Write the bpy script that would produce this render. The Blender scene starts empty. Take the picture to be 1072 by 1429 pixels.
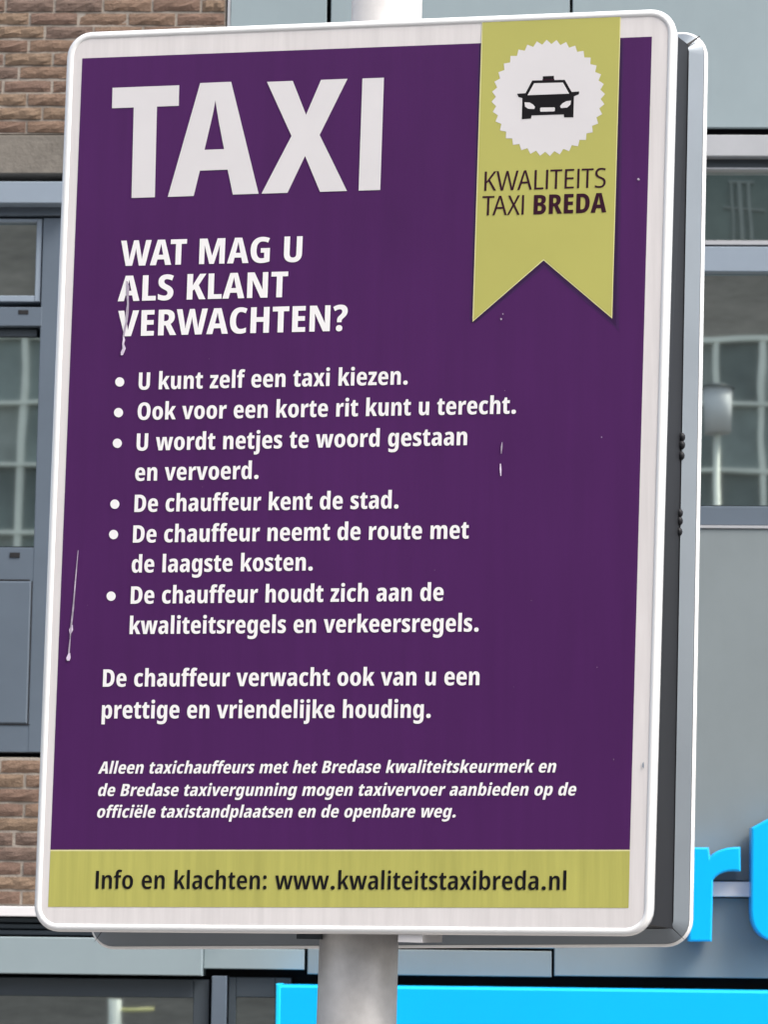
import bpy, bmesh, math, random, json
from mathutils import Vector, Matrix
from mathutils.geometry import tessellate_polygon
random.seed(7)
sc = bpy.context.scene
COL = sc.collection

# ------------------------------------------------------------------ camera
PW, PH, FPX = 1072.0, 1429.0, 3959.0          # photo size and focal length in photo pixels
PITCH, ROLL, CAMZ = 0.14586, 0.0115, 2.5
cam_d = bpy.data.cameras.new('camera')
cam = bpy.data.objects.new('camera', cam_d); COL.objects.link(cam)
cam_d.sensor_fit = 'VERTICAL'; cam_d.sensor_height = 24.0
cam_d.lens = FPX / PH * 24.0
cam_d.dof.use_dof = True; cam_d.dof.focus_distance = 3.95; cam_d.dof.aperture_fstop = 22
cam_d.clip_start = 0.05; cam_d.clip_end = 500
cp, sp = math.cos(PITCH), math.sin(PITCH)
cr, sr = math.cos(ROLL), math.sin(ROLL)
right0, fwd, up0 = Vector((1, 0, 0)), Vector((0, cp, sp)), Vector((0, -sp, cp))
cright = right0 * cr + up0 * sr
cup = up0 * cr - right0 * sr
cam.matrix_world = Matrix(((cright.x, cup.x, -fwd.x, 0), (cright.y, cup.y, -fwd.y, 0), (cright.z, cup.z, -fwd.z, CAMZ), (0, 0, 0, 1)))
sc.camera = cam
CPOS = Vector((0, 0, CAMZ))

# ------------------------------------------------------------------ world, sun, exposure
SUN_EL, SUN_AZ = math.radians(52), math.radians(128)     # azimuth clockwise from +Y: behind the camera, to the right
w = bpy.data.worlds.new('World'); sc.world = w; w.use_nodes = True
wn = w.node_tree
sky = wn.nodes.new('ShaderNodeTexSky'); sky.sky_type = 'NISHITA'; sky.sun_disc = False
sky.sun_elevation = SUN_EL; sky.sun_rotation = SUN_AZ
sky.air_density = 1.0; sky.dust_density = 4.0; sky.ozone_density = 1.0
hs = wn.nodes.new('ShaderNodeHueSaturation'); hs.inputs['Saturation'].default_value = 0.5      # thin even cloud
wn.links.new(sky.outputs[0], hs.inputs['Color']); wn.links.new(hs.outputs[0], wn.nodes['Background'].inputs[0])
wn.nodes['Background'].inputs[1].default_value = 0.12
sun_d = bpy.data.lights.new('sun', 'SUN'); sun_d.energy = 1.3; sun_d.angle = math.radians(25); sun_d.color = (1.0, 0.93, 0.84)
sun = bpy.data.objects.new('sun', sun_d); COL.objects.link(sun)
sd = Vector((math.sin(SUN_AZ) * math.cos(SUN_EL), math.cos(SUN_AZ) * math.cos(SUN_EL), math.sin(SUN_EL)))
sun.rotation_euler = sd.to_track_quat('Z', 'Y').to_euler(); sun.location = sd * 30
sc.view_settings.view_transform = 'Standard'; sc.view_settings.look = 'None'
sc.view_settings.gamma = 1.0; sc.view_settings.exposure = 1.40

# ------------------------------------------------------------------ helpers
def tag(o, label=None, cat=None, group=None, kind=None):
    for k, v in (('label', label), ('category', cat), ('group', group), ('kind', kind)):
        if v: o[k] = v
    return o

def empty(name, loc, label, cat, group=None):
    o = bpy.data.objects.new(name, None); COL.objects.link(o); o.location = loc
    o.empty_display_size = 0.1
    return tag(o, label, cat, group)

def link(name, me, parent=None):
    o = bpy.data.objects.new(name, me); COL.objects.link(o)
    if parent is not None:
        o.parent = parent
        q = parent; off = Vector((0, 0, 0))
        while q is not None: off = off + q.location; q = q.parent
        o.location = -off                      # meshes are written in world coordinates
    return o

def mesh(name, verts, faces, mat, parent=None, smooth=False):
    me = bpy.data.meshes.new(name); me.from_pydata([tuple(v) for v in verts], [], faces)
    me.materials.append(mat)
    if smooth: me.polygons.foreach_set('use_smooth', [True] * len(me.polygons))
    me.update(); me.validate()
    o = link(name, me, parent)
    if parent is None:                         # put the origin at the middle of the base
        xs = [v[0] for v in verts]; ys = [v[1] for v in verts]; zs = [v[2] for v in verts]
        c = Vector(((min(xs) + max(xs)) / 2, (min(ys) + max(ys)) / 2, min(zs)))
        me.transform(Matrix.Translation(-c)); o.location = c
    return o

class MB:
    def __init__(s): s.v = []; s.f = []
    def add(s, vs, fs):
        b = len(s.v); s.v += list(vs); s.f += [tuple(b + i for i in f) for f in fs]
    def build(s, name, mat, parent=None, smooth=False): return mesh(name, s.v, s.f, mat, parent, smooth)

def lin(c): return tuple(((x / 255) / 12.92 if x <= 10 else ((x / 255 + 0.055) / 1.055) ** 2.4) for x in c) + (1,)

def mat(name, col, rough=0.5, metal=0.0, var=0.06, scale=3.0, bump=0.0, bscale=60.0, stretch=(1, 1, 1), ior=1.45, spec=0.5, var2=0.0, scale2=30.0, stretch2=(1, 1, 1), coat=0.0):
    m = bpy.data.materials.new(name); m.use_nodes = True; nt = m.node_tree; N = nt.nodes; Lk = nt.links
    p = N['Principled BSDF']
    p.inputs['Roughness'].default_value = rough; p.inputs['Metallic'].default_value = metal
    p.inputs['IOR'].default_value = ior; p.inputs['Specular IOR Level'].default_value = spec
    p.inputs['Coat Weight'].default_value = coat; p.inputs['Coat Roughness'].default_value = 0.15
    tc = N.new('ShaderNodeNewGeometry')
    def noise(scl, st, det=5):
        mp = N.new('ShaderNodeMapping'); mp.inputs['Scale'].default_value = st
        Lk.new(tc.outputs['Position'], mp.inputs[0])
        n = N.new('ShaderNodeTexNoise'); n.inputs['Scale'].default_value = scl; n.inputs['Detail'].default_value = det
        n.inputs['Roughness'].default_value = 0.6
        Lk.new(mp.outputs[0], n.inputs['Vector']); return n
    def vary(prev, scl, st, amt):
        n = noise(scl, st)
        mr = N.new('ShaderNodeMapRange'); mr.inputs[1].default_value = 0.3; mr.inputs[2].default_value = 0.7
        mr.inputs[3].default_value = 1 - amt; mr.inputs[4].default_value = 1 + amt
        Lk.new(n.outputs[0], mr.inputs[0])
        mx = N.new('ShaderNodeVectorMath'); mx.operation = 'SCALE'
        if isinstance(prev, tuple): mx.inputs[0].default_value = prev[:3]
        else: Lk.new(prev, mx.inputs[0])
        Lk.new(mr.outputs[0], mx.inputs['Scale']); return mx.outputs[0]
    out = vary(tuple(col), scale, stretch, var)
    if var2: out = vary(out, scale2, stretch2, var2)
    Lk.new(out, p.inputs['Base Color'])
    if bump:
        n = noise(bscale, stretch2 if var2 else (1, 1, 1), 6)
        b = N.new('ShaderNodeBump'); b.inputs['Strength'].default_value = bump; b.inputs['Distance'].default_value = 0.01
        Lk.new(n.outputs[0], b.inputs['Height']); Lk.new(b.outputs[0], p.inputs['Normal'])
    return m

def glass_mat(name, base, gloss, wob=0.02, wscale=1.3, tint=(0.80, 0.90, 0.86, 1)):
    """coated shop glazing: a dark interior seen through a strongly reflecting, slightly wavy pane"""
    m = bpy.data.materials.new(name); m.use_nodes = True; nt = m.node_tree; N = nt.nodes; Lk = nt.links
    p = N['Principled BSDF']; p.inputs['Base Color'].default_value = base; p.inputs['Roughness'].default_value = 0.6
    g = N.new('ShaderNodeBsdfGlossy'); g.inputs['Roughness'].default_value = 0.02; g.inputs['Color'].default_value = tint
    mx = N.new('ShaderNodeMixShader'); mx.inputs[0].default_value = gloss
    tc = N.new('ShaderNodeNewGeometry'); n = N.new('ShaderNodeTexNoise'); n.inputs['Scale'].default_value = wscale; n.inputs['Detail'].default_value = 1.5
    Lk.new(tc.outputs['Position'], n.inputs['Vector'])
    b = N.new('ShaderNodeBump'); b.inputs['Strength'].default_value = 1.0; b.inputs['Distance'].default_value = wob
    Lk.new(n.outputs[0], b.inputs['Height']); Lk.new(b.outputs[0], g.inputs['Normal'])
    Lk.new(p.outputs[0], mx.inputs[1]); Lk.new(g.outputs[0], mx.inputs[2]); Lk.new(mx.outputs[0], N['Material Output'].inputs[0])
    return m

M = {}
M['sign_white'] = mat('sign_white', (0.70, 0.675, 0.675, 1), 0.35, var=0.03, var2=0.065, scale2=42, stretch2=(1.9, 1.9, 0.12))
M['rim_white'] = mat('rim_white', (0.86, 0.87, 0.875, 1), 0.22, var=0.03, coat=0.6)
M['purple'] = mat('purple', lin((73, 31, 88)), 0.4, var=0.07, scale=2.2, var2=0.06, scale2=30, stretch2=(1.9, 1.9, 0.15), spec=0.35)
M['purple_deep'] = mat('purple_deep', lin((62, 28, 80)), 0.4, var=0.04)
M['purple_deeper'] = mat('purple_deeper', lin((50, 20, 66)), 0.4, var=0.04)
M['purple_ink'] = mat('purple_ink', lin((50, 14, 34)), 0.5, spec=0.25, var=0.04)
M['lime'] = mat('lime', lin((178, 176, 95)), 0.38, var=0.04, scale=2, var2=0.10, scale2=45, stretch2=(1.9, 1.9, 0.1))
M['ribbon_lime'] = mat('ribbon_lime', lin((180, 178, 98)), 0.38, var=0.05, scale=3)
M['ribbon_edge'] = mat('ribbon_edge', lin((222, 218, 160)), 0.4, var=0.02)
M['letter_white'] = mat('letter_white', (0.87, 0.86, 0.87, 1), 0.35, var=0.02)
M['letter_grey'] = mat('letter_grey', (0.70, 0.685, 0.70, 1), 0.35, var=0.03, scale=6)
M['ink'] = mat('ink', (0.008, 0.007, 0.009, 1), 0.5, spec=0.2, var=0.05)
M['core'] = mat('core', (0.012, 0.013, 0.016, 1), 0.5, spec=0.22, var=0.18, scale=6, stretch=(1, 1, 0.4))
M['flange'] = mat('flange', (0.185, 0.215, 0.245, 1), 0.32, metal=0.25, var=0.07, scale=5)
M['seam'] = mat('seam', (0.008, 0.008, 0.010, 1), 0.7)
M['pole'] = mat('pole', (0.52, 0.51, 0.505, 1), 0.45, metal=0.15, var=0.09, scale=9, stretch=(1, 1, 0.35), var2=0.08, scale2=55)
M['scratch'] = mat('scratch', (0.72, 0.62, 0.78, 1), 0.5, var=0.25, scale=90)
M['smear'] = mat('smear', (0.42, 0.36, 0.46, 1), 0.5, var=0.35, scale=70)
M['faint_dirt'] = mat('faint_dirt', (0.22, 0.17, 0.22, 1), 0.7, var=0.3, scale=60)
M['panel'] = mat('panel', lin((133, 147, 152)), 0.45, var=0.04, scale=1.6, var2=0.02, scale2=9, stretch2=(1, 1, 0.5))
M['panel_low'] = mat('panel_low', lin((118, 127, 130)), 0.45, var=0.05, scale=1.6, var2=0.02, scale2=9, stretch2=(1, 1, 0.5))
M['frame'] = mat('frame', lin((87, 98, 110)), 0.42, var=0.05, scale=4)
M['frame_light'] = mat('frame_light', lin((129, 141, 154)), 0.4, var=0.04, scale=4)
M['frame_dark'] = mat('frame_dark', lin((58, 66, 73)), 0.45, var=0.06, scale=4)
M['alu'] = mat('alu', (0.38, 0.39, 0.41, 1), 0.35, metal=0.15, var=0.05, scale=4)
M['gap'] = mat('gap', (0.006, 0.006, 0.009, 1), 0.9)
M['strip_white'] = mat('strip_white', (0.66, 0.65, 0.66, 1), 0.4, var=0.04, scale=5)
M['mortar'] = mat('mortar', lin((150, 142, 133)), 0.95, var=0.10, scale=14, bump=0.5, bscale=120)
M['concrete'] = mat('concrete', lin((112, 107, 100)), 0.9, var=0.13, scale=5, var2=0.10, scale2=30, bump=0.4, bscale=50)
M['cyan'] = mat('cyan', (0.0, 0.405, 0.84, 1), 0.28, var=0.03, scale=2)
M['cyan_edge'] = mat('cyan_edge', (0.01, 0.56, 0.90, 1), 0.3, var=0.03, scale=2)
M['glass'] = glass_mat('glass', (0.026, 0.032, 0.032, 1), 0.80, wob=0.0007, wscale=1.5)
M['paving'] = mat('paving', (0.20, 0.19, 0.18, 1), 0.9, var=0.15, scale=1.5, bump=0.3)
M['asphalt'] = mat('asphalt', (0.05, 0.05, 0.052, 1), 0.9, var=0.15, scale=2, bump=0.3)
M['far_brick'] = mat('far_brick', (0.27, 0.235, 0.205, 1), 0.9, var=0.22, scale=2.2, stretch=(0.35, 0.35, 2.5), var2=0.2, scale2=9, stretch2=(0.5, 0.5, 3))
M['far_green'] = mat('far_green', (0.15, 0.18, 0.165, 1), 0.8, var=0.3, scale=1.2)
M['far_glass'] = mat('far_glass', (0.25, 0.29, 0.28, 1), 0.35, var=0.35, scale=0.9, var2=0.15, scale2=3)
M['far_glass_dark'] = mat('far_glass_dark', (0.13, 0.155, 0.15, 1), 0.35, var=0.4, scale=1.3)
M['far_blind'] = mat('far_blind', (0.33, 0.35, 0.33, 1), 0.6, var=0.25, scale=1.5)
M['far_muntin'] = mat('far_muntin', (0.86, 0.86, 0.78, 1), 0.5, var=0.12, scale=1.5)
M['lamp_yellow'] = mat('lamp_yellow', (0.85, 0.78, 0.35, 1), 0.5)
BR = []
for i, c in enumerate([(114, 93, 82), (120, 99, 84), (107, 90, 81), (123, 104, 87), (112, 91, 79)]):
    BR.append(mat('brick_clay_%d' % i, lin(c), 0.92, var=0.14, scale=14, var2=0.16, scale2=60, stretch2=(1, 1, 2.2), bump=0.75, bscale=90))

# ------------------------------------------------------------------ photograph pixel -> ray
def ray(px, py):
    return (fwd + cright * ((px - PW / 2) / FPX) + cup * ((PH / 2 - py) / FPX))
def hit(px, py, p0, n):
    r = ray(px, py); t = (p0 - CPOS).dot(n) / r.dot(n); return CPOS + r * t

# ================================================================== FACADE frame
PSI = math.radians(2.0)
FEX = Vector((math.cos(PSI), -math.sin(PSI), 0)); FN = Vector((-math.sin(PSI), -math.cos(PSI), 0))   # FN points to the street
F0 = Vector((0, 12.8, 0)); UPZ = Vector((0, 0, 1))
def fl(px, py, d=0.0):
    """pixel -> (x, z) on the facade plane moved d metres towards the street"""
    P = hit(px, py, F0 + FN * d, FN); return (P - F0).dot(FEX), P.z
def fp(x, z, d): return F0 + FEX * x + UPZ * z + FN * d
def frect(px0, py0, px1, py1, d, yref=None, xref=None):
    if px0 < -900 and xref is None: xref = 40
    if px1 > 1900 and xref is None: xref = 1030
    pm, qm = (px0 + px1) / 2 if xref is None else xref, (py0 + py1) / 2 if yref is None else yref
    return fl(px0, qm, d)[0], fl(pm, py1, d)[1], fl(px1, qm, d)[0], fl(pm, py0, d)[1]      # x0, z0, x1, z1
def add_fbox(mb, x0, z0, x1, z1, d0, d1, ch=0.003):
    ch = min(ch, (x1 - x0) * .2, (z1 - z0) * .2, (d1 - d0) * .5)
    a = [(x0, z0), (x1, z0), (x1, z1), (x0, z1)]
    b = [(x0 + ch, z0 + ch), (x1 - ch, z0 + ch), (x1 - ch, z1 - ch), (x0 + ch, z1 - ch)]
    vs = [fp(x, z, d0) for x, z in a] + [fp(x, z, d1 - ch) for x, z in a] + [fp(x, z, d1) for x, z in b]
    fs = [(0, 3, 2, 1)]
    for k in (0, 4):
        for i in range(4):
            j = (i + 1) % 4; fs.append((k + i, k + j, k + 4 + j, k + 4 + i))
    fs.append((8, 9, 10, 11)); mb.add(vs, fs)
def fbox(name, px, d0, d1, m, parent, ch=0.003, label=None, yref=None, xref=None):
    x0, z0, x1, z1 = frect(*px, d1, yref, xref); mb = MB(); add_fbox(mb, x0, z0, x1, z1, d0, d1, ch)
    o = mb.build(name, m, parent)
    if label: o['label'] = label
    return o
def fring(name, px, wpx, d0, d1, m, parent):
    """rectangular frame: outer pixel box, border widths (left, top, right, bottom) in pixels"""
    x0, z0, x1, z1 = frect(*px, d1); s = 12.9 / FPX; l, t, r, b = [q * s for q in wpx]
    mb = MB()
    add_fbox(mb, x0, z0, x0 + l, z1, d0, d1); add_fbox(mb, x1 - r, z0, x1, z1, d0, d1)
    add_fbox(mb, x0 + l + .0005, z1 - t, x1 - r - .0005, z1, d0, d1 - .001); add_fbox(mb, x0 + l + .0005, z0, x1 - r - .0005, z0 + b, d0, d1 - .001)
    return mb.build(name, m, parent), (x0 + l, z0 + b, x1 - r, z1 - t)
def pane(inner, d, parent, name='pane'):
    x0, z0, x1, z1 = inner; mb = MB(); add_fbox(mb, x0 + .001, z0 + .001, x1 - .001, z1 - .001, d - .008, d, 0.0005)
    return mb.build(name, M['glass'], parent)

# ------------------------------------------------------------------ ground
mesh('pavement', [(-9, -3.0, 0), (9, -3.0, 0), (9, 40, 0), (-9, 40, 0)], [(0, 1, 2, 3)], M['paving'])['kind'] = 'structure'
mesh('ground', [(-150, -150, -0.12), (150, -150, -0.12), (150, 150, -0.12), (-150, 150, -0.12)], [(0, 1, 2, 3)], M['asphalt'])['kind'] = 'structure'

# ------------------------------------------------------------------ the building across the pavement, seen behind the sign
bld = empty('office_building', fp(0, 0, 0), 'brick and grey blue panelled building filling the background behind the taxi sign', 'building')
# dark backing wall (behind the cladding joints), solid
wm = MB(); add_fbox(wm, -7.0, 0, 7.0, 9.0, -0.6, -0.13, 0); backing = wm.build('wall', M['gap'], bld); backing['label'] = 'black cavity wall behind the cladding joints'

def brick_variants():
    out = []
    for k in range(10):
        rnd = random.Random(100 + k); nx, nz = 6, 3
        bx, bz, bd = 0.1105, 0.0270, 0.035
        vs = []; fs = []
        a = rnd.uniform(-.5, .5); ph = rnd.uniform(0, 6)
        for j in range(nz + 1):
            for i in range(nx + 1):
                x = -bx + 2 * bx * i / nx; z = -bz + 2 * bz * j / nz
                edge = (i in (0, nx)) or (j in (0, nz))
                d = 0.0 if edge else 0.005 + 0.0022 * math.sin(z * 110 + x * 75 * (1 + a) + ph) + rnd.uniform(-.0022, .0026)
                if edge: d = rnd.uniform(-.003, .001)
                if not (i in (0, nx)): x += rnd.uniform(-.006, .006)
                z += rnd.uniform(-.002, .002) if edge else rnd.uniform(-.004, .004)
                vs.append((x, z, d))
        for j in range(nz):
            for i in range(nx):
                q = j * (nx + 1) + i; fs.append((q, q + 1, q + nx + 2, q + nx + 1))
        b = len(vs); c = [0, nx, nz * (nx + 1) + nx, nz * (nx + 1)]
        for ci in c: vs.append((vs[ci][0], vs[ci][1], -bd))
        rows = [[i for i in range(nx + 1)], [j * (nx + 1) + nx for j in range(nz + 1)], [nz * (nx + 1) + i for i in range(nx, -1, -1)], [j * (nx + 1) for j in range(nz, -1, -1)]]
        for s_, r in enumerate(rows): fs.append(tuple([b + s_] + [b + (s_ + 1) % 4] + r[::-1]))
        me = bpy.data.meshes.new('brick'); me.from_pydata([tuple(FEX * x + UPZ * z + FN * d) for x, z, d in vs], [], fs)
        me.materials.append(BR[k % len(BR)]); me.update(); out.append(me)
    return out
BV = brick_variants()
def brick_wall(px, label, seed, z_top=None):
    x0, z0, x1, z1 = frect(*px, 0.0, None, 40)
    mb = MB(); add_fbox(mb, x0, z0, x1, z1, -0.12, -0.004, 0.001); wall = mb.build('brick_wall', M['mortar'], bld); wall['label'] = label
    rnd = random.Random(seed); ph, pw = 0.0655, 0.231
    n = int((z1 - z0) / ph); rows = []
    for r in range(n):
        z = z0 + 0.034 + r * ph; off = (0.5 if r % 2 else 0) * pw + (0.18 * pw if r % 3 == 1 else 0)
        x = x1 - off * 1.0
        if off > 0.01:                                     # closer brick at the right-hand end
            sx = (off - 0.010) / 0.221
            rows.append((x1 - off / 2, z, sx))
        while x - pw > x0 - 0.001:
            rows.append((x - pw / 2, z, 1.0)); x -= pw
        if x - x0 > .03: rows.append(((x + x0) / 2, z, (x - x0 - .01) / .221))
    xin, zin = fl(-150, 600)[0], fl(40, -150)[1]; far = MB()
    for x, z, sx in rows:
        if x < xin or z > zin:
            me = rnd.choice(BV); S_ = Matrix.Identity(3)
            far.add([fp(x - .002, z, 0) + FEX * (v.co.dot(FEX) * sx) + UPZ * v.co.z + FN * v.co.dot(FN) for v in me.vertices], [tuple(p.vertices) for p in me.polygons]); continue
        o = bpy.data.objects.new('brick', rnd.choice(BV)); COL.objects.link(o); o.parent = wall
        o.location = fp(x - .002, z + rnd.uniform(-.0015, .0015), rnd.uniform(-.002, .004)) ; o['_w'] = 1
        # scale along the wall only
        R = Matrix((FEX, UPZ, FN)).transposed(); S = R @ Matrix.Diagonal((sx * rnd.uniform(.975, 1.0), 1, 1)) @ R.inverted()
        L_ = Matrix.Translation(o.location - wall_origin(wall)) @ S.to_4x4(); o.matrix_local = L_
        del o['_w']
    if far.v: far.build('brick_courses', BR[0], wall)['kind'] = 'stuff'
    return wall
def wall_origin(o):
    off = Vector((0, 0, 0))
    while o is not None: off = off + o.location; o = o.parent
    return off
brick_wall((-1300, -420, 318, 187), 'brown rough faced brickwork above the concrete lintel', 1)
brick_wall((-1300, 1057, 318, 1264), 'brown rough faced brickwork below the grey blue window panel', 2)
# hidden brick pier behind the sign board, closing the wall between window and cladding
fbox('pier', (86, 188, 318, 1056), -0.12, -0.01, M['mortar'], bld, label='plain wall between the window and the cladding')

fbox('lintel', (-1300, 188.5, 318, 242), -0.12, 0.012, M['concrete'], bld, 0.004, xref=40)
# --- left window bay
fbox('window_sill', (-1300, 253, 100, 283.5), -0.12, 0.075, M['frame_light'], bld, 0.004, 'light grey blue casing strip over the left window')
fbox('shutter_guide', (-1300, 288, 84, 300.5), -0.12, 0.0, M['frame'], bld)
win = fbox('window', (49, 304, 83, 1050), -0.13, -0.012, M['frame'], bld); win['label'] = 'grey blue window post at the left edge'
upw, inn = fring('sash', (-1100, 305, 57, 421), (8, 5, 8, 9), -0.13, -0.022, M['frame_light'], win); pane(inn, -0.055, win)
o = fbox('transom', (-1100, 428.5, 58, 455), -0.13, -0.010, M['frame'], bld)
fbox('drain_slot', (25, 432.5, 39, 438.5), -0.02, -0.0075, M['seam'], bld, 0.001)
lw = fbox('window', (-1100, 459, 51.5, 470), -0.13, -0.05, M['frame_dark'], bld, label='dark head of the lower left window')
x0, z0, x1, z1 = frect(-1100, 471, 51.5, 763, -0.06); pane((x0, z0, x1, z1), -0.06, lw)
o = fbox('window_panel', (-1100, 764, 46, 1050), -0.13, -0.014, M['frame'], bld, 0.003, 'grey blue spandrel under the lower left window')
fbox('drain_slot', (13, 771, 27, 778), -0.02, -0.0095, M['seam'], bld, 0.001)
fbox('inset_panel', (-1100, 811, 40, 1010), -0.02, -0.006, M['frame'], bld, 0.006)
fbox('joint_line', (-1100, 808.7, 41.2, 810.5), -0.02, -0.0105, M['seam'], bld, 0.0002)
fbox('joint_line', (40.6, 811, 41.8, 1011), -0.02, -0.0105, M['seam'], bld, 0.0002)
fbox('joint_line', (-1100, 1010.6, 41.6, 1012.0), -0.02, -0.0105, M['seam'], bld, 0.0002)
# --- cladding panels above
for px in [(321.7, -400, 456, 1322), (462, -400, 795.5, 1322), (799.5, -400, 2150, 178)]:
    fbox('cladding_panel', px, -0.018, 0.004, M['panel'], bld, 0.003, yref=5, xref=1030 if px[0] > 700 else None)
fbox('edge_trim', (317.5, -400, 321.2, 187), -0.12, 0.008, M['alu'], bld, 0.001, yref=5)
# --- right window bay
fbox('window_sill', (860, 188, 2150, 218), -0.12, 0.045, M['alu'], bld, 0.004, 'pale metal casing strip over the right window')
fbox('shutter_guide', (860, 219.5, 2150, 235), -0.12, -0.010, M['frame_dark'], bld)
fbox('edge_trim', (860, 233.8, 2150, 236.0), -0.12, 0.0, M['alu'], bld, 0.0005)
rw = fbox('window', (860, 344, 2150, 379), -0.13, -0.010, M['frame_light'], bld, 0.004, 'right hand window with a pale transom')
fbox('window_frame', (860, 335.5, 2150, 341.5), -0.13, -0.018, M['alu'], rw, 0.001)
x0, z0, x1, z1 = frect(860, 238.5, 2150, 335, -0.055); pane((x0, z0, x1, z1), -0.055, rw)
x0, z0, x1, z1 = frect(860, 381, 2150, 705.5, -0.055); pane((x0, z0, x1, z1), -0.055, rw)
fbox('window_frame', (860, 706.5, 2150, 733), -0.13, -0.008, M['frame'], rw)
fbox('edge_trim', (860, 733.3, 2150, 737.2), -0.13, 0.010, M['alu'], bld, 0.001)
fbox('window_jamb', (800, 238, 859, 1229), -0.13, -0.02, M['frame'], bld)
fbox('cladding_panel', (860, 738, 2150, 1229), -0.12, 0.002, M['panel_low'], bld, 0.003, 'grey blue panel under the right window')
fbox('white_strip', (866, 1230.5, 2150, 1251.5), -0.12, 0.05, M['strip_white'], bld, 0.003, 'white ledge strip behind the blue letters')
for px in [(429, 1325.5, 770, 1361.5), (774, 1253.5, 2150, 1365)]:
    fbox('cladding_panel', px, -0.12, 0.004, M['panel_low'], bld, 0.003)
fbox('cladding_panel', (284, 1324, 424.5, 1352.5), -0.12, 0.004, M['panel'], bld, 0.003)
# --- lower left: ledge, slats, shutter box, shop window
fbox('white_strip', (-1300, 1264.8, 330, 1279), -0.12, 0.06, M['strip_white'], bld, 0.003, 'white ledge strip under the brickwork')
for i in range(3):
    fbox('slat', (-1300, 1281 + i * 8.6, 330, 1287.5 + i * 8.6), -0.12, -0.03 + 0.01 * i, M['frame_dark'], bld, 0.003)
fbox('shutter_box', (-1300, 1307.5, 282, 1359), -0.12, 0.06, M['panel'], bld, 0.004)
shop, inn = fring('shop_window', (-1300, 1364, 287, 1900), (20, 25, 22, 20), -0.125, -0.035, M['frame_dark'], bld); shop['label'] = 'dark framed shop window at the bottom left'
pane(inn, -0.06, shop)
fbox('mullion', (290, 1362, 311, 1900), -0.125, 0.0, M['frame'], bld)
s2, inn = fring('shop_window', (314, 1364, 402, 1900), (10, 27, 22, 20), -0.125, -0.045, M['frame_dark'], bld); s2['label'] = 'dark framed shop window beside the post'
pane(inn, -0.07, s2)

s3, inn = fring('shop_window', (406, 1512, 2150, 1900), (14, 20, 14, 20), -0.125, -0.045, M['frame_dark'], bld); s3['label'] = 'dark framed shop window under the cyan band'
pane(inn, -0.07, s3)
fbox('plinth', (-1300, 1902, 2150, 2080), -0.125, 0.02, M['concrete'], bld, xref=536)
# --- bright blue light box and letters
lb = fbox('light_box', (385, 1382.0, 2150, 1506), 0.0, 0.20, M['cyan'], None, 0.012)
tag(lb, 'bright cyan blue sign band running along the bottom right behind the pole', 'sign')
fbox('end_cap', (384.0, 1373.0, 390.5, 1501), 0.0, 0.204, M['cyan_edge'], lb, 0.004)
def fpoly(name, pts, d0, d1, m, parent, ch=0.008):
    P = [fl(x, y, d1) for x, y in pts]; n = len(P)
    area = sum(P[i][0] * P[(i + 1) % n][1] - P[(i + 1) % n][0] * P[i][1] for i in range(n))
    if area < 0: P = P[::-1]
    def inset(P, c):
        out = []
        for i in range(n):
            a, b, c2 = Vector(P[i - 1]), Vector(P[i]), Vector(P[(i + 1) % n])
            e1 = (b - a).normalized(); e2 = (c2 - b).normalized(); n1 = Vector((-e1.y, e1.x)); n2 = Vector((-e2.y, e2.x))
            k = (n1 + n2); k = k / max(.35, k.dot(n1)); out.append((b.x + k.x * c, b.y + k.y * c))
        return out
    Q = inset(P, ch)
    vs = [fp(x, z, d0) for x, z in P] + [fp(x, z, d1 - ch * .7) for x, z in P] + [fp(x, z, d1) for x, z in Q]
    fs = []
    for k in (0, n):
        for i in range(n): j = (i + 1) % n; fs.append((k + i, k + j, k + n + j, k + n + i))
    for t in tessellate_polygon([[Vector((x, z, 0)) for x, z in Q]]): fs.append(tuple(2 * n + i for i in t))
    fs.append(tuple(range(n - 1, -1, -1)))
    return mesh(name, vs, fs, m, parent)
def bez(a, b, c, n=6): return [((1 - t) ** 2 * a[0] + 2 * t * (1 - t) * b[0] + t * t * c[0], (1 - t) ** 2 * a[1] + 2 * t * (1 - t) * b[1] + t * t * c[1]) for t in [i / n for i in range(n + 1)]]
sg = empty('shop_lettering', fp(*fl(1010, 1314, 0.03), 0.03), 'large raised bright cyan letters on the grey panel at the right edge', 'sign')
rp = [(962, 1182.5), (990, 1182.5), (992, 1196)] + bez((992, 1196), (1004, 1181), (1034, 1182), 6)[1:] + [(1034.5, 1216)] + bez((1034.5, 1216), (1006, 1213), (996, 1228), 6)[1:] + [(994, 1314), (962, 1314)]
fpoly('letter', rp, 0.03, 0.14, M['cyan'], sg)
up_ = [(1050, 1155), (1072, 1143), (1092, 1136), (1092, 1182), (1118, 1182), (1118, 1212), (1092, 1212), (1092, 1274)] + bez((1092, 1274), (1092, 1286), (1118, 1284), 5)[1:] + [(1118, 1314)] + bez((1118, 1314), (1050, 1324), (1049, 1272), 9)[1:]
fpoly('letter', up_, 0.03, 0.14, M['cyan'], sg)

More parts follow.
